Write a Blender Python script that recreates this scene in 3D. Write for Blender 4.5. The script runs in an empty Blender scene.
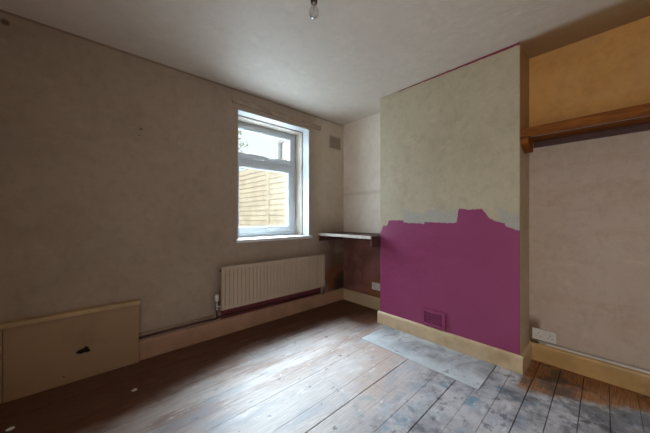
import bpy, bmesh, math, random
from mathutils import Vector, Matrix, noise as mnoise
random.seed(7)
S = bpy.context.scene
COL = S.collection

# ------------------------------------------------------------------ materials
class NT:
    def __init__(s, name):
        s.mat = bpy.data.materials.new(name); s.mat.use_nodes = True
        s.t = s.mat.node_tree; s.n = s.t.nodes; s.b = s.n['Principled BSDF']
        tc = s.n.new('ShaderNodeTexCoord'); s.vec = tc.outputs['Object']
        sp = s.n.new('ShaderNodeSeparateXYZ'); s.l(s.vec, sp.inputs[0])
        s.x, s.y, s.z = sp.outputs
    def l(s, a, b): s.t.links.new(a, b)
    def put(s, sock, v):
        if isinstance(v, bpy.types.NodeSocket): s.l(v, sock)
        elif isinstance(v, (tuple, list)) and len(v) == 3 and sock.type == 'RGBA': sock.default_value = (*v, 1)
        else: sock.default_value = v
    def m(s, op, a, b=0.0, c=None):
        n = s.n.new('ShaderNodeMath'); n.operation = op
        s.put(n.inputs[0], a); s.put(n.inputs[1], b)
        if c is not None: s.put(n.inputs[2], c)
        return n.outputs[0]
    def add(s, a, b): return s.m('ADD', a, b)
    def sub(s, a, b): return s.m('SUBTRACT', a, b)
    def mul(s, a, b): return s.m('MULTIPLY', a, b)
    def mn(s, a, b): return s.m('MINIMUM', a, b)
    def mx(s, a, b): return s.m('MAXIMUM', a, b)
    def step(s, v, a, b, lo=0.0, hi=1.0):
        n = s.n.new('ShaderNodeMapRange'); n.interpolation_type = 'SMOOTHSTEP' if a < b else 'LINEAR'
        s.put(n.inputs[0], v)
        for i, q in zip((1, 2, 3, 4), (a, b, lo, hi)): s.put(n.inputs[i], q)
        return n.outputs[0]
    def noise(s, sc, det=4, rough=.55, stretch=None, seed=0.0, dist=0.0):
        mp = s.n.new('ShaderNodeMapping'); s.l(s.vec, mp.inputs[0])
        mp.inputs['Location'].default_value = (seed, seed * .7, seed * 1.3)
        if stretch: mp.inputs['Scale'].default_value = stretch
        n = s.n.new('ShaderNodeTexNoise'); s.l(mp.outputs[0], n.inputs['Vector'])
        n.inputs['Scale'].default_value = sc; n.inputs['Detail'].default_value = det
        n.inputs['Roughness'].default_value = rough; n.inputs['Distortion'].default_value = dist
        return n.outputs['Fac']
    def mix(s, f, a, b, mode='MIX'):
        n = s.n.new('ShaderNodeMix'); n.data_type = 'RGBA'; n.blend_type = mode
        s.put(n.inputs[0], f); s.put(n.inputs[6], a); s.put(n.inputs[7], b)
        return n.outputs[2]
    def box(s, v, a, b, w=.01):       # 1 between a and b
        return s.mul(s.step(v, a - w, a + w), s.sub(1.0, s.step(v, b - w, b + w)))
    def curve(s, v, lo, hi, pts):     # piecewise-linear function of v, values 0..1
        n = s.n.new('ShaderNodeFloatCurve'); c = n.mapping.curves[0]
        t = s.step(v, lo, hi); t.node.interpolation_type = 'LINEAR'; s.l(t, n.inputs['Value'])
        P = sorted(pts)
        c.points[0].location = ((P[0][0] - lo) / (hi - lo), P[0][1]); c.points[1].location = ((P[-1][0] - lo) / (hi - lo), P[-1][1])
        for p in P[1:-1]: c.points.new((p[0] - lo) / (hi - lo), p[1])
        for p in c.points: p.handle_type = 'VECTOR'
        n.mapping.update(); return n.outputs[0]
    def bump(s, h, st=.2, d=.01):
        n = s.n.new('ShaderNodeBump'); n.inputs['Strength'].default_value = st; n.inputs['Distance'].default_value = d
        s.l(h, n.inputs['Height']); s.l(n.outputs[0], s.b.inputs['Normal'])
    def out(s, col, rough=.6, metal=0.0):
        s.put(s.b.inputs['Base Color'], col); s.put(s.b.inputs['Roughness'], rough); s.put(s.b.inputs['Metallic'], metal)
        return s.mat

def simple(name, c, rough=.5, metal=0.0, var=.12, sc=9.0, dirt=None):
    t = NT(name); n = t.noise(sc, 5)
    col = t.mix(t.step(n, .35, .7), c, tuple(q * (1 - var) for q in c))
    if dirt: col = t.mix(t.mul(t.step(t.noise(sc * .5, 6, .65, seed=4), .52, .75), .7), col, dirt)
    t.bump(t.noise(sc * 12, 3), .08, .002)
    return t.out(col, rough, metal)

BEIGE = (.50, .40, .29)
MAG = (.27, .043, .13)

def marks(t, col, dark, amt=.5, seed=3.0):
    """scuffs, pits and blotchy old paint"""
    b1 = t.step(t.noise(1.6, 6, .6, seed=seed), .42, .72)
    b2 = t.step(t.noise(6, 6, .65, seed=seed + 5, stretch=(1, 1, .6)), .5, .78)
    sc = t.step(t.noise(26, 5, .6, seed=seed + 9, stretch=(1, 1, .35)), .72, .8)
    col = t.mix(t.mul(b1, amt * .55), col, dark)
    col = t.mix(t.mul(b2, amt * .6), col, dark)
    col = t.mix(t.mul(sc, amt), col, tuple(q * .6 for q in dark))
    fn = t.step(t.noise(15, 7, .72, seed=seed + 13, stretch=(1, 1, .8)), .46, .66)
    col = t.mix(t.mul(fn, amt * .35), col, tuple(q * .85 for q in dark))
    lt = t.step(t.noise(9, 6, .7, seed=seed + 17, stretch=(1, 1, 1.6)), .54, .70)
    col = t.mix(t.mul(lt, amt * .30), col, tuple(min(1, q * 1.9) for q in dark))
    return col
def wall_bump(t):
    t.bump(t.add(t.mul(t.noise(3.5, 4), 1.0), t.mul(t.noise(60, 3), .08)), .35, .03)

# window wall
t = NT('window_wall_paint')
col = marks(t, (.37, .29, .23), (.27, .20, .155), .8)
low = t.mul(t.step(t.x, 2.1, 2.45), t.sub(1.0, t.step(t.z, .8, .98)))
col = t.mix(t.mul(low, t.step(t.noise(5, 5, seed=8), .25, .6, .35, .9)), col, (.12, .065, .04))
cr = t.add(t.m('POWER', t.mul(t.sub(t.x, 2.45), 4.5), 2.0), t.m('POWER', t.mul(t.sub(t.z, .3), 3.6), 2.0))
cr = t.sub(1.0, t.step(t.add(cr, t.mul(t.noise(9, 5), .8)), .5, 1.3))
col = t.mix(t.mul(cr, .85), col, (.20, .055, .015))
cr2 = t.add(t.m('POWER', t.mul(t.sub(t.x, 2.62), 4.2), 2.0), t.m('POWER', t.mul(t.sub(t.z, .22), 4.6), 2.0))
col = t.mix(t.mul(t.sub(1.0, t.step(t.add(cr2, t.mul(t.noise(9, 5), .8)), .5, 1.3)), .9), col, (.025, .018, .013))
pale = t.mul(t.step(t.x, 2.0, 2.3), t.step(t.z, .95, 1.2))
col = t.mix(t.mul(pale, .75), col, marks(t, (.60, .53, .44), (.42, .33, .25), .8, 11.0))
nn = t.mul(t.sub(t.noise(14, 3), .5), .06)
mg = t.mul(t.box(t.add(t.x, nn), .95, 2.22, .01), t.box(t.add(t.z, nn), .1, .62, .01))
col = t.mix(mg, col, (.14, .022, .035))  # magenta paint behind the radiator, darkened for the shade below it
for (mxx, mz, r) in ((.323, 1.827, .010), (.31, 1.775, .006), (-.37, 2.33, .02)):
    d = t.m('SQRT', t.add(t.m('POWER', t.sub(t.x, mxx), 2.0), t.m('POWER', t.sub(t.z, mz), 2.0)))
    col = t.mix(t.mul(t.sub(1.0, t.step(d, r * .5, r * 1.4)), .8), col, (.05, .03, .02))
# thin dark seam under the ceiling
col = t.mix(t.mul(t.step(t.add(t.z, t.mul(t.noise(8), .01)), 2.38, 2.396), .5), col, (.12, .07, .05))
wall_bump(t); M_wwin = t.out(col, .7)

# right wall (behind the alcoves)
t = NT('alcove_wall_paint')
col = marks(t, (.53, .43, .36), (.40, .30, .235), .8, 21.0)
nb = t.mul(t.sub(t.noise(7, 4, seed=2), .5), .05)
rust = t.mul(t.step(t.noise(3, 5, .6, seed=33, stretch=(1, .5, 2.0)), .5, .76), .28)
col = t.mix(rust, col, (.36, .17, .09))
scr = t.step(t.noise(9, 5, .7, seed=41, stretch=(1, .8, 4.5)), .68, .73)
col = t.mix(t.mul(scr, .5), col, (.17, .13, .12))
orange = marks(t, (.66, .35, .105), (.46, .225, .06), .8, 14.0)
patch = t.mul(t.step(t.add(t.z, nb), 1.92, 1.97), t.step(t.noise(2.2, 4, seed=52, stretch=(1, 1, 1.5)), .4, .6))
orange = t.mix(t.mul(patch, .35), orange, (.62, .40, .19))
col = t.mix(t.step(t.z, 1.70, 1.76), col, orange)
up = marks(t, (.76, .68, .59), (.55, .44, .33), .6, 16.0)
streak = t.box(t.add(t.z, t.mul(nb, .6)), 1.42, 1.46, .02)
up = t.mix(t.mul(streak, .3), up, (.38, .28, .17))
dn = t.mix(t.step(t.noise(5, 5, .6, seed=61), .35, .65), (.27, .11, .095), (.16, .065, .055))
fl = t.mul(t.sub(1.0, t.step(t.add(t.z, t.mul(nb, 4.0)), .25, .5)), t.sub(1.0, t.step(t.y, 2.05, 2.2)))
dn = t.mix(t.mul(fl, .8), dn, (.27, .10, .035))
lf = t.mix(t.step(t.add(t.z, t.mul(nb, .5)), .91, .935), dn, up)
col = t.mix(t.step(t.y, 1.0, 1.02), col, lf)
near = t.mul(t.box(t.y, .40, .50, .02), t.sub(1.0, t.step(t.add(t.z, nb), .28, .36)))
col = t.mix(t.mul(near, .8), col, (.12, .05, .025))
wall_bump(t); M_wright = t.out(col, .75)

# chimney breast
t = NT('chimney_breast_paint')
n1 = t.mul(t.sub(t.noise(30, 4, .6, seed=3), .5), .05)
n2 = t.mul(t.sub(t.noise(7, 3, .5, seed=6), .5), .03)
base = marks(t, (.47, .405, .29), (.35, .29, .20), .85, 5.0)
rag = [(1.70, .93), (1.67, 1.0), (1.655, 1.035), (1.60, 1.045), (1.585, 1.095), (1.42, 1.10), (1.40, 1.075), (1.22, 1.07), (1.20, 1.06), (1.19, 1.085),
       (.92, 1.075), (.905, 1.085), (.895, 1.185), (.885, 1.20), (.80, 1.19), (.71, 1.195), (.70, 1.175), (.665, 1.125), (.62, 1.095), (.56, 1.085), (.555, 1.055), (.47, 1.03)]
hz = t.mul(t.curve(t.y, .40, 1.75, [(a, b * .5) for a, b in rag]), 2.0)
e = t.sub(t.add(hz, t.add(t.mul(n1, .6), 0.0)), t.z)
pur = t.step(e, -.003, .004)
pr = t.mix(t.step(t.noise(2.5, 5, .6, seed=9), .35, .7), MAG, (.255, .034, .115))
pr = t.mix(t.mul(t.step(t.noise(16, 5, .7, seed=19), .72, .76), .3), pr, (.40, .2, .25))
# bare filler haloes above the paint line
halo = t.step(t.add(e, t.mul(n2, 4.0)), -.13, -.09)
hmask = t.mx(t.box(t.y, .90, 1.42, .03), t.box(t.y, .40, .60, .03))
base = t.mix(t.mul(t.mul(halo, hmask), .95), base, t.mix(t.noise(30, 5, .7), (.30, .285, .26), (.46, .44, .38)))
front = t.mix(pur, base, pr)
# magenta line at the ceiling
lw = t.step(t.add(t.add(t.z, t.mul(n1, .25)), t.mul(t.sub(.9, t.y), .012)), 2.381, 2.386)
lw = t.mul(lw, t.sub(1.0, t.step(t.add(t.y, t.mul(n2, 2.0)), 1.42, 1.5)))
front = t.mix(lw, front, (.22, .015, .05))
side_r = t.mix(t.step(t.z, 1.70, 1.76), marks(t, (.50, .40, .27), (.36, .26, .16), .7, 31.0), marks(t, (.44, .27, .12), (.28, .15, .06), .7, 32.0))
col = t.mix(t.mul(t.step(t.x, 2.333, 2.335), t.sub(1.0, t.step(t.y, .9, 1.0))), front, side_r)
col = t.mix(t.mul(t.step(t.x, 2.333, 2.335), t.step(t.y, .9, 1.0)), col, t.mix(t.step(t.z, .92, .93), (.13, .045, .035), (.6, .53, .4)))
wall_bump(t); M_chim = t.out(col, t.add(t.mul(pur, -.15), .62))

# ceiling
t = NT('ceiling_paint')
col = marks(t, (.66, .585, .51), (.55, .47, .39), .5, 2.0)
nb = t.mul(t.sub(t.noise(6, 4), .5), .05)
tan = t.mul(t.step(t.add(t.x, nb), 2.29, 2.38), t.sub(1.0, t.step(t.y, .46, .48)))
col = t.mix(tan, col, marks(t, (.36, .235, .12), (.26, .16, .08), .5, 71.0))
wall_bump(t); M_ceil = t.out(col, .6)

M_plain = simple('plain_wall_paint', (.42, .33, .24), .8, var=.2, sc=2)

# floorboards
t = NT('worn_floorboards')
bi = t.m('FLOOR', t.mul(t.sub(t.sub(t.y, t.mul(t.sub(t.x, 1.2), .02)), .0015), 1 / .1215))
wn = t.n.new('ShaderNodeTexWhiteNoise'); wn.noise_dimensions = '1D'; t.l(bi, wn.inputs['W']); wv = wn.outputs['Value']
grain = t.noise(9, 6, .65, stretch=(.9, 14, 1), dist=.4)
bare = t.mix(t.step(grain, .3, .7), (.60, .55, .53), (.40, .35, .33))
bare = t.mix(t.mul(wv, .4), bare, (.50, .46, .46))
warm = t.mul(t.step(t.noise(1.3, 4, .6, seed=12), .5, .68), t.step(t.y, .75, 1.1))
bare = t.mix(t.mul(warm, .45), bare, (.40, .25, .17))
wst = t.mul(t.step(t.noise(2.6, 7, .72, seed=103, stretch=(.45, 2.2, 1)), .44, .60), t.step(t.y, 1.25, 1.75))
bare = t.mix(t.mul(wst, .7), bare, (.25, .135, .085))
wx2 = t.mul(t.sub(t.noise(4, 6, .65, seed=48), .5), .5)
# grey, paint-dusted boards nearer the chimney and camera
ns = t.noise(2.4, 6, .65, seed=17)
grey = t.mul(t.sub(1.0, t.step(t.add(t.y, t.mul(t.sub(ns, .5), .5)), .75, 1.05)), .85)
gcol = t.mix(t.step(t.noise(6, 7, .7, seed=23), .38, .66), (.50, .48, .49), (.24, .23, .25))
bare = t.mix(grey, bare, gcol)
chalk = t.step(t.noise(3.2, 7, .7, seed=27, dist=.5), .52, .66)
bare = t.mix(t.mul(chalk, t.mul(grey, .55)), bare, (.46, .50, .53))
blot = t.step(t.noise(5, 6, .7, seed=83, stretch=(.7, 1.4, 1)), .52, .68)
bare = t.mix(t.mul(blot, .38), bare, (.30, .31, .36))
chk2 = t.step(t.noise(9, 5, .6, seed=85, stretch=(.6, 1.6, 1)), .58, .68)
bare = t.mix(t.mul(chk2, .45), bare, (.72, .72, .74))
sp = t.step(t.noise(13, 4, .6, seed=29, stretch=(.8, 1.2, 1)), .64, .70)
bare = t.mix(t.mul(sp, .6), bare, (.10, .10, .12))
teal = t.mul(t.step(t.noise(7, 4, .6, seed=37), .57, .64), t.step(t.y, 1.25, .7))
bare = t.mix(t.mul(teal, .8), bare, (.12, .25, .32))
wsp = t.step(t.noise(24, 2, .5, seed=43, stretch=(.7, 1.3, 1)), .745, .76)
bare = t.mix(t.mul(wsp, .9), bare, (.8, .8, .8))
ab = t.mul(t.step(t.add(t.x, t.mul(wx2, 1.0)), 1.6, 2.1), t.step(t.add(t.y, wx2), 1.5, 1.8))
bare = t.mix(t.mul(ab, .6), bare, (.24, .16, .115))
dirt = t.mul(t.step(t.noise(3.4, 7, .72, seed=91), .47, .60), grey)
bare = t.mix(t.mul(dirt, .85), bare, (.085, .085, .10))
ds = t.mul(t.step(t.noise(11, 6, .7, seed=93), .55, .64), grey)
bare = t.mix(t.mul(ds, .8), bare, (.06, .065, .085))
kn = t.step(t.noise(17, 3, .5, seed=97, stretch=(.7, 1, 1)), .70, .74)
bare = t.mix(t.mul(kn, .75), bare, (.12, .10, .11))
bl2 = t.step(t.noise(3.6, 6, .7, seed=99, stretch=(.5, 1.6, 1)), .54, .64)
bare = t.mix(t.mul(bl2, .45), bare, (.28, .33, .40))
vs = t.mix(t.step(grain, .35, .7), (.135, .042, .013), (.05, .016, .007))
wx = t.mul(t.sub(t.noise(4, 6, .65, seed=47, stretch=(.5, 1, 1)), .5), .55)
th = t.add(t.mul(t.curve(t.x, -1, 2.6, [(-1, .38), (.1, .40), (.5, .50), (1.1, .68), (1.45, .66), (1.9, .62), (2.6, .50)]), 1.0), 1.44)
v1 = t.step(t.sub(t.add(t.y, t.mul(wx, .6)), th), -.10, .10)
v2 = t.mul(t.step(t.add(t.x, t.mul(wx, .5)), 2.02, 2.2), t.step(t.y, 1.62, 1.78))
v3 = t.mul(t.step(t.add(t.sub(t.x, t.mul(t.sub(.41, t.y), .5)), t.mul(wx, .5)), 2.07, 2.16), t.sub(1.0, t.step(t.y, .43, .46)))
ors = t.mix(t.step(grain, .35, .7), (.40, .16, .04), (.17, .055, .012))
blk = t.step(t.noise(4, 6, .7, seed=57), .5, .62)
ors = t.mix(t.mul(blk, .8), ors, (.035, .025, .02))
bare = t.mix(t.mul(t.mx(v1, v2), .96), bare, vs)
bare = t.mix(t.mul(v3, .92), bare, ors)
spk = t.step(t.noise(40, 2, .5, seed=63), .78, .80)
bare = t.mix(t.mul(spk, .6), bare, (.04, .03, .03))
t.bump(t.add(t.mul(grain, .5), t.mul(t.noise(3, 3), 1.0)), .18, .012)
M_floor = t.out(bare, t.add(.5, t.mul(grain, .18)))
t.b.inputs['Specular IOR Level'].default_value = .3; t.b.inputs['Coat Weight'].default_value = .35; t.b.inputs['Coat Roughness'].default_value = .5; t.b.inputs['Coat IOR'].default_value = 1.6

t = NT('hearth_panel_mat')
a = t.step(t.noise(2.6, 7, .7, seed=5, dist=.6), .36, .64)
col = t.mix(a, (.25, .255, .27), (.58, .60, .61))
band = t.sub(1.0, t.step(t.add(t.x, t.mul(t.noise(9), .06)), 1.98, 2.12))
col = t.mix(t.mul(band, .6), col, (.60, .65, .66))
col = t.mix(t.mul(t.step(t.noise(10, 5, .65, seed=15), .58, .68), .65), col, (.11, .10, .11))
col = t.mix(t.mul(t.step(t.noise(30, 3, .5, seed=25), .72, .76), .8), col, (.8, .8, .8))
t.bump(t.noise(12, 5), .15, .01)
M_hearth = t.out(col, .5)

M_cream = simple('cream_gloss_skirting', (.62, .47, .30), .38, var=.15, sc=5, dirt=(.33, .22, .11))
M_pink = simple('pinkish_skirting', (.44, .27, .18), .42, var=.2, sc=5, dirt=(.2, .1, .06))
M_ochre = simple('ochre_skirting', (.56, .35, .135), .42, var=.2, sc=5, dirt=(.2, .11, .05))
M_white = simple('white_window_plastic', (.60, .64, .68), .3, var=.05)
M_reveal = simple('white_reveal_paint', (.56, .57, .58), .5, var=.06, dirt=(.46, .45, .42))
M_lining = simple('cream_lining_paint', (.52, .45, .38), .5, var=.12, dirt=(.30, .25, .2))
M_sill = simple('white_sill_gloss', (.66, .67, .68), .3, var=.05)
M_rad = simple('cream_radiator_enamel', (.46, .365, .28), .4, var=.06, sc=3)
M_chrome = simple('tarnished_chrome', (.32, .30, .28), .3, 1.0)
M_plast = simple('white_socket_plastic', (.66, .64, .60), .4, var=.08, dirt=(.4, .35, .3))
M_dark = simple('dark_cavity', (.012, .010, .009), .9)
M_batten = simple('painted_batten', (.36, .27, .20), .55, var=.25, sc=12, dirt=(.2, .12, .08))
M_box = simple('boxing_board_paint', (.36, .235, .135), .55, var=.15, sc=3, dirt=(.24, .14, .075))
M_boxtop = simple('boxing_top_paint', (.50, .35, .19), .5, var=.2, sc=6, dirt=(.25, .15, .07))
M_pipe = simple('old_copper_pipe', (.10, .05, .035), .5, .3, dirt=(.04, .02, .02))
M_pipe2 = simple('painted_pipe', (.34, .25, .18), .5)
M_magp = simple('magenta_vent_paint', (.27, .035, .125), .5, var=.1)
M_magd = simple('shaded_magenta_paint', (.05, .008, .02), .5, var=.3)  # vent magenta again, with the shade behind the louvres in its colour
M_trunk = simple('grey_trunking', (.40, .37, .35), .45, dirt=(.25, .2, .17))
M_ventw = simple('beige_vent_plaster', (.33, .27, .21), .7, dirt=(.2, .15, .1))
M_lwhite = simple('chipped_white_shelf_edge', (.62, .56, .50), .5, var=.2, sc=14, dirt=(.22, .13, .10))
M_ldark = simple('dark_maroon_timber', (.085, .035, .03), .6, var=.3)
M_crumb = simple('plaster_crumb_mat', (.7, .69, .66), .9)
M_brown = simple('brown_bakelite', (.06, .03, .018), .35)
M_dkbrown = simple('vent_shade_and_cable', (.05, .03, .015), .5)  # cable brown; also stands in for shade inside the beige vent

t = NT('brown_shelf_wood')
g = t.noise(8, 7, .65, stretch=(6, .7, 10), dist=.6)
M_wood = t.out(t.mix(t.step(g, .32, .68), (.27, .088, .014), (.12, .034, .006)), .65); t.b.inputs['Specular IOR Level'].default_value = .15
t.bump(g, .15, .004)

t = NT('window_glass')
tr = t.n.new('ShaderNodeBsdfTransparent'); tr.inputs[0].default_value = (.96, .98, .98, 1)
gl = t.n.new('ShaderNodeBsdfGlossy'); gl.inputs['Roughness'].default_value = .02
fr = t.n.new('ShaderNodeLayerWeight'); fr.inputs[0].default_value = .5
fac = t.add(.04, t.mul(t.m('POWER', fr.outputs['Facing'], 5.0), .6))
mxs = t.n.new('ShaderNodeMixShader'); t.l(fac, mxs.inputs[0]); t.l(tr.outputs[0], mxs.inputs[1]); t.l(gl.outputs[0], mxs.inputs[2])
t.l(mxs.outputs[0], t.n['Material Output'].inputs[0]); M_glass = t.mat
t = NT('bulb_glass')
tr = t.n.new('ShaderNodeBsdfTransparent'); tr.inputs[0].default_value = (.9, .92, .92, 1)
gl = t.n.new('ShaderNodeBsdfGlossy'); gl.inputs['Roughness'].default_value = .05
df = t.n.new('ShaderNodeBsdfDiffuse'); df.inputs[0].default_value = (.6, .6, .58, 1)
lw_ = t.n.new('ShaderNodeLayerWeight'); lw_.inputs[0].default_value = .45
m1 = t.n.new('ShaderNodeMixShader'); m1.inputs[0].default_value = .25; t.l(tr.outputs[0], m1.inputs[1]); t.l(df.outputs[0], m1.inputs[2])
m2 = t.n.new('ShaderNodeMixShader'); t.l(lw_.outputs['Facing'], m2.inputs[0]); t.l(m1.outputs[0], m2.inputs[1]); t.l(gl.outputs[0], m2.inputs[2])
t.l(m2.outputs[0], t.n['Material Output'].inputs[0]); M_bulb = t.mat

M_fence = simple('tan_fence_board', (.72, .63, .49), .7, var=.2, sc=4, dirt=(.66, .50, .34))
M_render = simple('pale_render', (.80, .80, .80), .9, var=.08)
M_ground = simple('outside_paving', (.45, .43, .40), .9, var=.3, sc=3)
M_leaf = simple('pale_green_leaf', (.50, .62, .45), .6, var=.4)
M_bark = simple('grey_bark', (.2, .15, .1), .9, var=.3)
M_slate = simple('grey_roof_tile', (.6, .6, .62), .7)
M_gutter = simple('grey_drainpipe', (.35, .36, .38), .5)

# ------------------------------------------------------------------ mesh helpers
def bx(bm, a, b):
    x0, x1 = sorted((a[0], b[0])); y0, y1 = sorted((a[1], b[1])); z0, z1 = sorted((a[2], b[2]))
    v = [bm.verts.new(p) for p in ((x0,y0,z0),(x1,y0,z0),(x1,y1,z0),(x0,y1,z0),(x0,y0,z1),(x1,y0,z1),(x1,y1,z1),(x0,y1,z1))]
    for f in ((3,2,1,0),(4,5,6,7),(0,1,5,4),(1,2,6,5),(2,3,7,6),(3,0,4,7)): bm.faces.new([v[i] for i in f])
def tube(bm, pts, r, seg=12):
    pts = [Vector(p) for p in pts]; rings = []
    up = None
    for i, p in enumerate(pts):
        d = ((pts[min(i+1, len(pts)-1)] - p).normalized() + (p - pts[max(i-1, 0)]).normalized()).normalized()
        if up is None: up = d.orthogonal().normalized()
        u = (up - d * up.dot(d)).normalized(); up = u; w = d.cross(u)
        rr = r[i] if isinstance(r, (list, tuple)) else r
        rings.append([bm.verts.new(p + (u * math.cos(2*math.pi*k/seg) + w * math.sin(2*math.pi*k/seg)) * rr) for k in range(seg)])
    for A, B in zip(rings, rings[1:]):
        for k in range(seg): bm.faces.new((A[k], A[(k+1) % seg], B[(k+1) % seg], B[k]))
    bm.faces.new(list(reversed(rings[0]))); bm.faces.new(rings[-1])
def prism(bm, prof, fn, a, b):        # closed 2-D profile swept from a to b
    A = [bm.verts.new(fn(a, *p)) for p in prof]; B = [bm.verts.new(fn(b, *p)) for p in prof]; n = len(prof)
    for i in range(n): bm.faces.new((A[i], A[(i+1) % n], B[(i+1) % n], B[i]))
    bm.faces.new(A[::-1]); bm.faces.new(B)
def obj(name, bm, mat, parent=None, bev=0, smooth=False, org=None):
    bmesh.ops.recalc_face_normals(bm, faces=bm.faces[:])
    me = bpy.data.meshes.new(name)
    if smooth:
        for f in bm.faces: f.smooth = True
    bm.to_mesh(me); bm.free(); me.materials.append(mat)
    o = bpy.data.objects.new(name, me); COL.objects.link(o)
    if bev:
        m = o.modifiers.new('bevel', 'BEVEL'); m.width = bev; m.segments = 2; m.limit_method = 'ANGLE'
    if parent is not None:
        o.parent = parent; o.matrix_parent_inverse = Matrix.Translation(-parent.location) if parent.type == 'EMPTY' else Matrix()
    return o
def boxes(name, L, mat, parent=None, bev=0):
    bm = bmesh.new()
    for a, b in L: bx(bm, a, b)
    return obj(name, bm, mat, parent, bev)
def empty(name, loc, label=None, cat=None, group=None):
    o = bpy.data.objects.new(name, None); o.location = loc; o.empty_display_size = .05; COL.objects.link(o)
    if label: tag(o, label, cat, group)
    return o
def tag(o, label, cat, group=None):
    o['label'] = label; o['category'] = cat
    if group: o['group'] = group
    return o
def struct(o): o['kind'] = 'structure'; return o

def frame_bm_(*a): return frame_bm(*a)
def frame_bm(x0, x1, z0, z1, w, y0, y1, wb=None, wt=None):
    bm = bmesh.new(); wb = wb or w; wt = wt or w
    bx(bm, (x0, y0, z0), (x0+w, y1, z1)); bx(bm, (x1-w, y0, z0), (x1, y1, z1))
    bx(bm, (x0+w, y0, z0), (x1-w, y1, z0+wb)); bx(bm, (x0+w, y0, z1-wt), (x1-w, y1, z1))
    return bm

WY, RX, CX, H = 2.53, 2.64, 2.33, 2.40          # window wall, right wall, breast face, ceiling
CY0, CY1 = .466, 1.694
LX, BY = -.95, -.95
OX0, OX1, OZ0, OZ1 = 1.12, 2.03, .875, 2.205

# ------------------------------------------------------------------ room shell
bm = bmesh.new()
bx(bm, (LX-.12, BY-.12, -.08), (RX+.12, WY+.34, -.03))
PW = .1215; e0 = .0015
k0 = int((BY - .2 - e0) / PW)
strong = {6: .0034, 9: .0036, 3: .0024, 2: .0022, 1: .0020, 0: .0016, 4: .0013, 5: .0013, 7: .0014}
random.seed(3)
k = k0
while e0 + k * PW < WY + .04:
    e = e0 + k * PW
    a, b = max(e, BY - .05), min(e + PW, WY + .04)
    ga = strong.get(k, .0009); gb = strong.get(k + 1, .0009)
    if b - a > .01:
        cuts = sorted(random.uniform(LX + .3, RX - .3) for _ in range(random.choice((0, 1, 1, 2))))
        xs = [LX - .02] + cuts + [RX + .02]
        dz = random.uniform(-.0008, .0006)
        for x0, x1 in zip(xs, xs[1:]):
            # leave out what lies under the hearth panel
            hy0, hy1, hx0 = .585, 1.585, 1.895
            if a < hy1 and b > hy0 and x1 > hx0:
                segs = [((x0, min(x1, hx0)), (a, b))] if x0 < hx0 else []
                if a < hy0: segs.append(((max(x0, hx0), x1), (a, hy0)))
                if b > hy1: segs.append(((max(x0, hx0), x1), (hy1, b)))
            else: segs = [((x0, x1), (a, b))]
            for (p, q), (c, d) in segs:
                if q - p > .004 and d - c > .006: bx(bm, (p + .0009, c + ga, -.028), (q - .0009, d - gb, dz))
    k += 1
for v_ in bm.verts:
    if v_.co.z > -.0285: v_.co.y += .02 * (v_.co.x - 1.2)
floor = struct(obj('floor', bm, M_floor))
floor.data.materials.append(M_dark)
for f in floor.data.polygons:
    if f.center.z < -.0285: f.material_index = 1
hp = struct(boxes('hearth_panel', [((1.899, .589, -.026), (CX+.01, 1.581, .001))], M_hearth, bev=.002))
for v_ in hp.data.vertices: v_.co.y += .02 * (v_.co.x - 1.2)

struct(boxes('ceiling', [((LX-.12, BY-.12, H), (RX+.12, WY+.34, H+.12))], M_ceil))
struct(boxes('wall_window', [((LX-.12, WY, -.03), (OX0, WY+.34, H)), ((OX1, WY, -.03), (RX+.12, WY+.34, H)),
     ((OX0, WY, -.03), (OX1, WY+.34, OZ0)), ((OX0, WY, OZ1), (OX1, WY+.34, H))], M_wwin))
struct(boxes('wall_right', [((RX, BY, -.03), (RX+.12, WY, H))], M_wright))
struct(boxes('wall_left', [((LX-.12, BY, -.03), (LX, -.80, H)), ((LX-.12, .02, -.03), (LX, WY, H)), ((LX-.12, -.80, 2.03), (LX, .02, H))], M_plain))  # unseen opening added here to let in the fill lamp
struct(boxes('trim_3', [((LX-.121, -.80, 0), (LX+.015, -.77, 2.03)), ((LX-.121, -.01, 0), (LX+.015, .02, 2.03)), ((LX-.121, -.77, 2.0), (LX+.015, -.01, 2.03))], M_ochre, bev=.003))  # frame of the opening added for the fill lamp
struct(boxes('wall_rear', [((LX-.12, BY-.12, -.03), (RX+.12, BY, H))], M_plain))
struct(boxes('wall_chimney', [((CX, CY0, -.03), (RX, CY1, H))], M_chim, bev=.006))

def skirt(name, p, q, nrm, mat, h=.15):
    """profiled skirting from p to q, nrm = direction into the room"""
    p, q, nrm = Vector((*p, 0)), Vector((*q, 0)), Vector((*nrm, 0))
    prof = [(0, 0), (.02, 0), (.02, h-.025), (.017, h-.012), (.010, h-.003), (.004, h), (0, h)]
    bm = bmesh.new(); prism(bm, prof, lambda s, u, v: p.lerp(q, s) + nrm * u + Vector((0, 0, v + .0015)), 0, 1)
    return struct(obj(name, bm, mat))
skirt('baseboard_window', (.307, WY), (RX, WY), (0, -1), M_pink, .153)
skirt('baseboard_alcove', (RX, WY-.02), (RX, CY1), (-1, 0), M_cream, .145)
skirt('baseboard_chimney_left', (CX, CY1), (RX-.02, CY1), (0, 1), M_cream, .13)
skirt('baseboard_chimney', (CX, CY1+.02), (CX, CY0-.02), (-1, 0), M_cream, .125)
skirt('baseboard_chimney_right', (CX, CY0), (RX-.02, CY0), (0, -1), M_cream, .125)
skirt('baseboard_right', (RX, CY0), (RX, BY), (-1, 0), M_ochre, .14)
skirt('baseboard_rear', (LX, BY), (RX-.02, BY), (0, 1), M_ochre, .14)
skirt('baseboard_left', (LX, .02), (LX, 2.47), (1, 0), M_ochre, .14)

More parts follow.
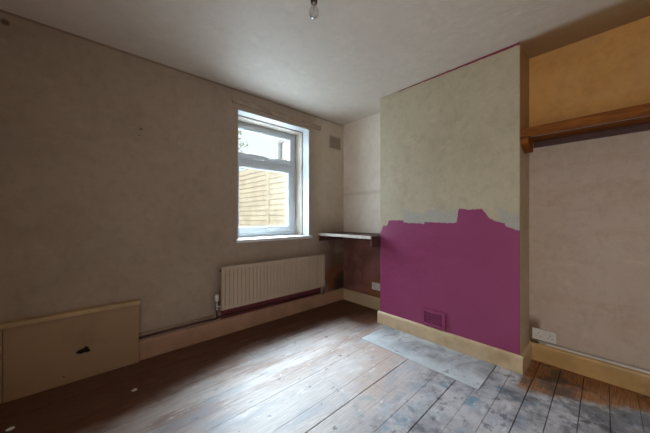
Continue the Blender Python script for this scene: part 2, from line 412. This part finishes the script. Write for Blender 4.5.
# reveal linings: bright outer plaster, then a cream timber box
RV = WY + .12
struct(boxes('trim_1', [((OX0-.001, WY-.002, .905), (OX0+.006, RV, OZ1)), ((OX1-.006, WY-.002, .905), (OX1+.001, RV, OZ1)),
     ((OX0, WY-.002, OZ1-.006), (OX1, RV, OZ1+.001))], M_reveal))
struct(boxes('trim_2', [((OX0, RV+.003, .905), (OX0+.018, WY+.335, OZ1)), ((OX1-.018, RV+.003, .905), (OX1, WY+.335, OZ1)),
     ((OX0, RV+.003, OZ1-.018), (OX1, WY+.335, OZ1))], M_lining, bev=.002))

# ------------------------------------------------------------------ window
FY = 2.79
bm = frame_bm(OX0+.018, OX1-.018, .905, OZ1-.018, .045, FY, FY+.07)
bx(bm, (OX0+.06, FY, 1.735), (OX1-.06, FY+.07, 1.795))
win = struct(obj('window_1', bm, M_white, bev=.004))
def sash(name, x0, x1, z0, z1, w, hz, wb=None, wt=None):
    s = obj(name, frame_bm(x0, x1, z0, z1, w, FY-.014, FY+.05, wb, wt), M_white, win, bev=.005)
    wb = wb or w; wt = wt or w
    boxes('bead', [((x0+w, FY-.004, z0+wb), (x0+w+.009, FY+.02, z1-wt)), ((x1-w-.009, FY-.004, z0+wb), (x1-w, FY+.02, z1-wt)),
          ((x0+w+.009, FY-.004, z0+wb), (x1-w-.009, FY+.02, z0+wb+.009)), ((x0+w+.009, FY-.004, z1-wt-.009), (x1-w-.009, FY+.02, z1-wt))], M_white, s, bev=.002)
    boxes('pane', [((x0+w-.004, FY+.022, z0+wb-.004), (x1-w+.004, FY+.028, z1-wt+.004))], M_glass, s)
    hx = 1.60
    h = boxes('handle', [((hx-.035, FY-.024, hz-.011), (hx+.035, FY-.0135, hz+.011))], M_white, s, bev=.004)
    bm = bmesh.new(); tube(bm, [(hx, FY-.024, hz), (hx, FY-.042, hz), (hx+.03, FY-.046, hz+.003), (hx+.085, FY-.046, hz+.004)], [.008, .009, .008, .006], 10)
    obj('lever', bm, M_white, s, smooth=True)
    boxes('keyhole', [((hx-.02, FY-.026, hz-.004), (hx-.010, FY-.0235, hz+.004))], M_dark, s)
sash('casement_sash', OX0+.05, OX1-.055, .945, 1.742, .072, .978, wb=.07, wt=.05)
sash('fanlight_sash', OX0+.05, OX1-.055, 1.787, OZ1-.052, .046, 1.812, wb=.05, wt=.042)
boxes('window_sill', [((1.092, WY-.035, .872), (2.058, WY-.002, .9045)), ((OX0, WY-.002, .8755), (OX1, FY+.04, .9045))], M_sill, win, bev=.004)

# batten above the window
bm = bmesh.new()
prism(bm, [(0, 0), (.018, 0), (.018, .034), (.026, .038), (.026, .048), (0, .048)],
      lambda s, u, v: Vector((1.06 + s * 1.15, WY - .001 - u, 2.258 - .028 * s + v)), 0, 1)
tag(obj('curtain_batten', bm, M_batten, bev=.002), 'brown painted wooden batten fixed to the wall above the window', 'batten')

# ------------------------------------------------------------------ radiator
rad = empty('radiator', (1.56, WY-.05, .27), 'cream panel radiator with vertical flutes under the window', 'radiator')
x0, x1, z0, z1 = .925, 2.202, .268, .664
yf, yb_ = 2.432, 2.468
n = 31; pitch = (x1 - x0 - .03) / n
bm = bmesh.new(); xs = [(x0, 0)]
for i in range(n):
    c = x0 + .015 + pitch * i
    xs += [(c + pitch*.10, 0), (c + pitch*.22, 1), (c + pitch*.42, 1), (c + pitch*.54, 0)]
xs.append((x1, 0))
zs = [(z0, 0), (z0+.022, 0), (z0+.04, 1), (z1-.04, 1), (z1-.022, 0), (z1, 0)]
grid = [[bm.verts.new((x, yf + .010 * d * e_ , z)) for x, d in xs] for z, e_ in zs]
for r0, r1 in zip(grid, grid[1:]):
    for i in range(len(xs)-1): bm.faces.new((r0[i], r0[i+1], r1[i+1], r1[i]))
obj('front_panel', bm, M_rad, rad)
boxes('back_panel', [((x0, yf+.0110, z0), (x1, yb_, z1)), ((x0-.001, yf-.0005, z0), (x0+.002, yb_, z1)), ((x1-.002, yf-.0005, z0), (x1+.001, yb_, z1)),
      ((x0, yf-.0005, z1-.002), (x1, yb_, z1+.001)), ((x0, yf-.0005, z0-.001), (x1, yb_, z0+.002))], M_rad, rad, bev=.002)
for bxx in (1.08, 2.05):
    boxes('wall_bracket', [((bxx-.02, yb_, .32), (bxx+.02, WY-.001, .62))], M_rad, rad, bev=.002)
v = bmesh.new(); tube(v, [(.895, 2.475, .352), (.895, 2.475, .36), (.895, 2.475, .405), (.895, 2.475, .415)], [.015, .022, .020, .014], 16)
vh = obj('valve_head', v, M_plast, rad, smooth=True)
v = bmesh.new(); tube(v, [(.895, 2.475, .352), (.895, 2.475, .27)], .012, 12); tube(v, [(.895, 2.475, .30), (.926, 2.462, .30)], .009, 10)
tube(v, [(.895, 2.475, .325), (.895, 2.475, .31)], .017, 6)
obj('valve_body', v, M_chrome, rad)
v = bmesh.new(); tube(v, [(.895, 2.475, .275), (.895, 2.475, .192)], .0075, 10)
obj('valve_pipe', v, M_pipe, rad, smooth=True)
v = bmesh.new(); tube(v, [(2.232, 2.462, .325), (2.232, 2.462, .285)], .013, 12); tube(v, [(2.232, 2.462, .31), (2.20, 2.455, .31)], .009, 10)
tube(v, [(2.232, 2.462, .285), (2.232, 2.475, .22), (2.232, 2.495, .158)], .0085, 10)
obj('lockshield_valve', v, M_chrome, rad, smooth=True)
v = bmesh.new(); tube(v, [(x0-.012, 2.45, .63), (x0+.004, 2.45, .63)], .01, 8); obj('end_plug', v, M_pipe, rad)

v = bmesh.new(); tube(v, [(.309, WY-.013, .177), (.7, WY-.013, .180), (.895, 2.495, .184), (.93, WY-.013, .186), (2.2, WY-.013, .176)], .0095, 10)
tag(obj('heating_pipe', v, M_pipe, smooth=True), 'dark pipe running along the top of the skirting to the radiator', 'pipe')
v = bmesh.new(); tube(v, [(.309, WY-.008, .207), (.88, WY-.008, .211)], .006, 8)
tag(obj('heating_pipe', v, M_pipe2, smooth=True), 'thin wall-coloured pipe just above the dark skirting pipe', 'pipe')

# ------------------------------------------------------------------ boxing along the window wall
bxg = empty('pipe_boxing', (-.3, 2.49, 0), 'low brown painted pipe boxing with a ragged hole in its front board', 'boxing')
def board_with_hole(x0, x1, z0, z1, y0, y1, loops):
    bm = bmesh.new(); es = []
    def loop(pts):
        vs = [bm.verts.new((p[0], y0, p[1])) for p in pts]
        for i in range(len(vs)): es.append(bm.edges.new((vs[i], vs[(i+1) % len(vs)])))
    loop([(x0, z0), (x1, z0), (x1, z1), (x0, z1)])
    for L in loops: loop(L)
    bmesh.ops.triangle_fill(bm, edges=es, use_beauty=True, use_dissolve=False)
    r = bmesh.ops.extrude_face_region(bm, geom=bm.faces[:])
    for q in r['geom']:
        if isinstance(q, bmesh.types.BMVert): q.co.y = y1
    return bm
hole = [(-.055, .195), (-.035, .212), (-.012, .214), (-.004, .226), (.012, .219), (.014, .203), (.026, .19), (.012, .178), (-.008, .182), (-.03, .177)]
hole2 = [(-.118, .056), (-.110, .062), (-.104, .054), (-.111, .047)]
obj('front_board', board_with_hole(-.372, .305, .002, .452, 2.488, 2.498, [hole, hole2]), M_box, bxg)
boxes('end_board', [((.296, 2.498, .002), (.305, WY-.001, .452))], M_box, bxg)
boxes('side_board', [((LX+.022, 2.489, .002), (-.375, 2.498, .452))], M_box, bxg)
boxes('top_board', [((LX+.001, 2.472, .4525), (.312, WY-.001, .482))], M_boxtop, bxg, bev=.003)
boxes('batten', [((-.9, 2.4985, .43), (.29, 2.52, .4515)), ((-.372, 2.4985, .01), (-.352, 2.52, .42))], M_dark, bxg)
boxes('shade_backing', [((-.2, 2.512, .004), (.2, 2.528, .42))], M_dark, bxg)  # near-black sheet paints in the shade behind the ragged hole

# ------------------------------------------------------------------ left alcove shelf
sh = empty('alcove_shelf', (2.4, 2.1, .93), 'dark low alcove shelf with a chipped white edge beside the window', 'shelf')
bm = bmesh.new()
bx(bm, (2.185, CY1+.001, .903), (RX-.001, WY-.001, .931)); obj('shelf_board', bm, M_ldark, sh, bev=.002)
o = boxes('front_edge', [((2.17, CY1+.001, .899), (2.1845, WY-.001, .932))], M_lwhite, sh, bev=.002)
boxes('wall_batten', [((2.19, WY-.022, .83), (RX-.023, WY-.001, .902))], M_ldark, sh, bev=.002)
boxes('wall_batten', [((2.19, CY1+.001, .815), (RX-.023, CY1+.022, .902))], M_ldark, sh, bev=.002)
boxes('wall_batten', [((RX-.022, CY1+.022, .84), (RX-.001, WY-.024, .902))], M_ldark, sh, bev=.002)

# right alcove shelf
sr = empty('alcove_shelf', (2.5, 0, 1.76), 'long brown wooden shelf high in the right alcove', 'shelf')
boxes('shelf_board', [((2.352, -.94, 1.722), (RX-.001, CY0-.002, 1.742))], M_wood, sr, bev=.001)
boxes('front_lip', [((2.326, -.94, 1.700), (2.351, CY0-.002, 1.765))], M_wood, sr, bev=.003)
boxes('edge_strip', [((2.352, -.94, 1.700), (2.362, CY0-.05, 1.7215))], M_trunk, sr)
boxes('back_batten', [((RX-.022, -.9, 1.676), (RX-.001, CY0-.03, 1.7215))], M_ldark, sr, bev=.002)  # batten coloured dark to carry the shade under the shelf
bm = bmesh.new()
prism(bm, [(2.335, 1.699), (2.50, 1.699), (2.50, 1.618), (2.47, 1.612), (2.335, 1.655)], lambda s, u, v: Vector((u, CY0-.002-.046*s, v)), 0, 1)
obj('end_bracket', bm, M_wood, sr, bev=.002)

# ------------------------------------------------------------------ vents
def grille(name, parent, frame_l, slats_l, back, mf, md):
    fr0 = boxes('frame', frame_l, mf, parent, bev=.002); boxes('louvre', slats_l, mf, fr0); boxes('shade_backing', back, md, parent)  # back plate is a dark colour standing in for recess shade
g = empty('air_vent', (CX-.006, 1.10, .15), 'magenta-painted louvred vent low on the chimney breast', 'air vent')
ya, yb2, za, zb = .996, 1.203, .142, .287
fr_ = [((CX-.018, ya, za), (CX-.001, ya+.028, zb)), ((CX-.018, yb2-.016, za), (CX-.001, yb2, zb)),
       ((CX-.018, ya+.028, za), (CX-.001, yb2-.016, za+.024)), ((CX-.018, ya+.028, zb-.024), (CX-.001, yb2-.016, zb))]
sl = [((CX-.014, ya+.028, za+.024+.0139*i+.0075), (CX-.003, yb2-.016, za+.024+.0139*(i+1))) for i in range(7)]
sl += [((CX-.0085, ya+.028+.0326*i-.003, za+.024), (CX-.003, ya+.028+.0326*i+.003, zb-.024)) for i in range(1, 5)]
grille('v', g, fr_, sl, [((CX-.0022, ya+.028, za+.024), (CX-.001, yb2-.016, zb-.024))], M_magp, M_magd)
g = empty('air_vent', (2.467, WY-.006, 2.1), 'small beige square vent high on the wall between window and corner', 'air vent')
xa, xb, za, zb = 2.375, 2.575, 2.045, 2.205
fr_ = [((xa, WY-.01, za), (xa+.018, WY-.001, zb)), ((xb-.018, WY-.01, za), (xb, WY-.001, zb)),
       ((xa+.018, WY-.01, za), (xb-.018, WY-.001, za+.018)), ((xa+.018, WY-.01, zb-.018), (xb-.018, WY-.001, zb))]
sl = [((xa+.018, WY-.008, za+.018+.0155*i+.006), (xb-.018, WY-.003, za+.018+.0155*(i+1))) for i in range(8)]
sl += [((xa+.018+.0205*i-.003, WY-.0075, za+.018), (xa+.018+.0205*i+.003, WY-.003, zb-.018)) for i in range(1, 8)]
grille('v', g, fr_, sl, [((xa+.018, WY-.0022, za+.018), (xb-.018, WY-.001, zb-.018))], M_ventw, M_dkbrown)

# ------------------------------------------------------------------ sockets (face -X)
def socket(yc, zc, label):
    s = empty('wall_socket', (RX-.012, yc, zc), label, 'socket')
    w, h = .146, .086; X = RX
    boxes('back_box', [((X-.010, yc-w/2+.002, zc-h/2+.002), (X-.001, yc+w/2-.002, zc+h/2-.002))], M_plast, s)
    fp = boxes('faceplate', [((X-.019, yc-w/2, zc-h/2), (X-.0102, yc+w/2, zc+h/2))], M_plast, s, bev=.003)
    for sg in (-1, 1):
        cy_ = yc + sg * .037
        boxes('pin_holes', [((X-.0195, cy_-.002, zc+.004), (X-.0188, cy_+.002, zc+.013)),
              ((X-.0195, cy_-.015, zc-.014), (X-.0188, cy_-.008, zc-.010)), ((X-.0195, cy_+.008, zc-.014), (X-.0188, cy_+.015, zc-.010))], M_dark, fp)
        boxes('rocker', [((X-.023, yc+sg*.012-.006, zc+.018), (X-.0192, yc+sg*.012+.006, zc+.034))], M_plast, fp, bev=.001)
    return s
socket(.372, .212, 'white double socket above the skirting in the right alcove')
socket(1.955, .283, 'white socket under the low shelf in the left alcove')
tk = empty('cable_trunking', (RX-.01, -.3, .15), 'thin grey cable trunking running along the skirting below the right socket', 'cable trunking')
boxes('trunk_base', [((RX-.016, -.93, .1425), (RX-.001, .41, .160))], M_trunk, tk, bev=.002)
boxes('trunk_lid', [((RX-.019, -.93, .1415), (RX-.0162, .36, .1545))], M_plast, tk, bev=.001)
boxes('loose_cable', [((RX-.03, .40, .142), (RX-.018, .455, .153))], M_dkbrown, tk, bev=.003)

# ------------------------------------------------------------------ bulb
bx_, by_ = .865, 1.038
bl = empty('pendant_bulb', (bx_, by_, H), 'clear unlit bulb in a brown holder hanging from the ceiling', 'light bulb')
v = bmesh.new(); tube(v, [(bx_, by_, H-.001), (bx_, by_, H-.012), (bx_, by_, H-.024)], [.042, .04, .018], 20); obj('ceiling_rose', v, M_brown, bl, smooth=True)
v = bmesh.new(); tube(v, [(bx_, by_, H-.024), (bx_, by_, 2.275)], .0035, 8); obj('cord', v, M_brown, bl, smooth=True)
v = bmesh.new(); tube(v, [(bx_, by_, 2.28), (bx_, by_, 2.272), (bx_, by_, 2.255), (bx_, by_, 2.25), (bx_, by_, 2.225)], [.008, .013, .014, .0175, .0175], 16); obj('lamp_holder', v, M_brown, bl, smooth=True)
v = bmesh.new(); tube(v, [(bx_, by_, 2.2245), (bx_, by_, 2.212)], .0135, 16); obj('bulb_cap', v, M_chrome, bl, smooth=True)
v = bmesh.new()
prof = [(.0130, 2.2115), (.0150, 2.204), (.0205, 2.195), (.0245, 2.184), (.0255, 2.172), (.0235, 2.160), (.017, 2.151), (.008, 2.1465), (.001, 2.1455)]
tube(v, [(bx_, by_, z) for r, z in prof], [r for r, z in prof], 24); obj('bulb_glass', v, M_bulb, bl, smooth=True)
v = bmesh.new(); tube(v, [(bx_, by_, 2.210), (bx_, by_, 2.19)], .004, 8)
tube(v, [(bx_-.009, by_, 2.176), (bx_-.003, by_, 2.180), (bx_+.003, by_, 2.176), (bx_+.009, by_, 2.180)], .0006, 6); obj('filament', v, M_chrome, bl)

# ------------------------------------------------------------------ crumbs on the floor
def crumb(x, y, s, label, cat='debris', group=None):
    bm = bmesh.new(); bmesh.ops.create_icosphere(bm, subdivisions=2, radius=1)
    for v in bm.verts:
        n_ = mnoise.noise(v.co * 1.7 + Vector((x * 9, y * 7, 0)))
        v.co = v.co * (1 + .45 * n_); v.co.x *= s * 1.4; v.co.y *= s; v.co.z = (v.co.z) * s * .5
    mz = min(v.co.z for v in bm.verts)
    o = obj('plaster_crumb', bm, M_crumb); o.location = (x, y, -mz + .001); return tag(o, label, cat, group)
crumb(.232, 2.096, .011, 'white plaster crumb on dark boards in front of the pipe boxing')
crumb(-.296, 2.15, .012, 'white plaster crumb on dark boards at the bottom left corner')

# ------------------------------------------------------------------ outside
struct(boxes('ground', [((-6, WY+.36, -.25), (14, 22, -.05))], M_ground))
fn = empty('fence', (2.25, 4.2, -.05), 'tan horizontal board fence seen sunlit through the window', 'fence')
def fpanel(y0, y1):
    bm = bmesh.new(); z = -.04; i = 0
    while z < 1.98:
        # overlapping boards, each leaning out a little at its lower edge
        prism(bm, [(2.25, z), (2.268, z), (2.282, z+.092), (2.266, z+.092)], lambda s, u, w: Vector((u, y0 + (y1 - y0) * s, w)), 0, 1)
        z += .086
    for yy in (y0+.03, y1-.03): bx(bm, (2.284, yy-.02, -.04), (2.31, yy+.02, 2.0))
    return bm
for a, b in ((2.93, 3.86), (3.94, 5.4)): obj('fence_panel', fpanel(a, b), M_fence, fn)
for yy in (2.89, 3.90, 5.44): boxes('fence_post', [((2.235, yy-.038, -.05), (2.31, yy+.038, 2.07))], M_fence, fn, bev=.004)
ob = empty('outbuilding', (3.6, 3.4, -.05), 'pale rendered building rising behind the fence', 'building')
boxes('wall', [((2.40, 2.95, -.05), (3.3, 3.78, 2.36))], M_render, ob)
boxes('roof', [((2.38, 2.93, 2.36), (3.34, 3.80, 2.41))], M_slate, ob)
v = bmesh.new(); tube(v, [(2.37, 3.72, 2.35), (2.37, 3.72, -.04)], .03, 12); obj('drainpipe', v, M_gutter, ob, smooth=True)
def tree(x, y, h, r, label, seed):
    random.seed(seed); e_ = empty('tree', (x, y, -.05), label, 'tree', None)
    v = bmesh.new(); tube(v, [(x, y, -.05), (x+.1, y, h*.35), (x, y+.1, h*.75)], [.16, .11, .04], 10); obj('trunk', v, M_bark, e_, smooth=True)
    v = bmesh.new()
    for _ in range(2600):
        d = Vector((random.gauss(0, 1), random.gauss(0, 1), random.gauss(0, 1))).normalized() * (r * random.random() ** .4)
        p = Vector((x, y, h * .68)) + Vector((d.x, d.y, d.z * 1.25)) + mnoise.noise_vector(d * 1.4) * .5
        a = Vector((random.gauss(0, 1), random.gauss(0, 1), random.gauss(0, 1))).normalized() * .09; b = a.orthogonal().normalized() * .045
        v.faces.new([v.verts.new(q) for q in (p - a, p + b, p + a, p - b)])
    obj('foliage', v, M_leaf, e_)
tree(3.0, 9.3, 4.6, 1.25, 'pale leafy tree beyond the garden, left of the upper pane', 5)

# ------------------------------------------------------------------ light
w = bpy.data.worlds.new('sky'); S.world = w; w.use_nodes = True
wn_ = w.node_tree.nodes; bgn = wn_['Background']; bgn.inputs[0].default_value = (.90, .97, 1, 1); bgn.inputs[1].default_value = 1.15
def area(name, loc, rot, sx, sy, power, col=(1, 1, 1), spread=180):
    L = bpy.data.lights.new(name, 'AREA'); L.shape = 'RECTANGLE'; L.size = sx; L.size_y = sy; L.energy = power; L.color = col; L.spread = math.radians(spread)
    o = bpy.data.objects.new(name, L); o.location = loc; o.rotation_euler = [math.radians(a) for a in rot]; COL.objects.link(o); return o
def aim(o, p): o.rotation_euler = (Vector(p) - o.location).to_track_quat('-Z', 'Y').to_euler()
area('window_daylight', (1.575, 2.90, 1.56), (-90, 0, 0), .86, 1.2, 29, (.68, .86, 1.0))
aim(area('sky_daylight', (1.86, 3.14, 1.55), (0, 0, 0), 1.0, .55, 9.5, (.76, .89, 1.0), 90), (.62, 1.25, 0))
aim(area('high_sky_daylight', (1.70, 3.18, 1.95), (0, 0, 0), .6, .40, 36, (.76, .89, 1.0), 80), (1.30, 1.25, 0))
area('added_fill_light', (LX-.14, -.39, 1.05), (0, -90, 0), 1.9, .72, 23, (1, .93, .86))  # unseen fill lamp, added to brighten the right and window walls
sd = bpy.data.lights.new('sun', 'SUN'); sd.energy = 2.2; sd.angle = math.radians(2); sd.color = (1, .92, .78)
so = bpy.data.objects.new('sun', sd); so.rotation_euler = Vector((-.8, -.12, .6)).to_track_quat('Z', 'Y').to_euler(); COL.objects.link(so)

# ------------------------------------------------------------------ camera
cd = bpy.data.cameras.new('camera'); cam = bpy.data.objects.new('camera', cd); COL.objects.link(cam); S.camera = cam
cam.location = (0, 0, 1.125); cam.rotation_euler = (math.radians(90), 0, math.radians(-42.2))
cd.sensor_width = 36; cd.lens = 263.6 / 650 * 36; cd.shift_y = 1 / 650; cd.clip_start = .02

S.view_settings.view_transform = 'Standard'; S.view_settings.look = 'None'; S.view_settings.gamma = 1
S.view_settings.use_curve_mapping = False; S.view_settings.exposure = 0.06
S.cycles.max_bounces = 12; S.cycles.diffuse_bounces = 8
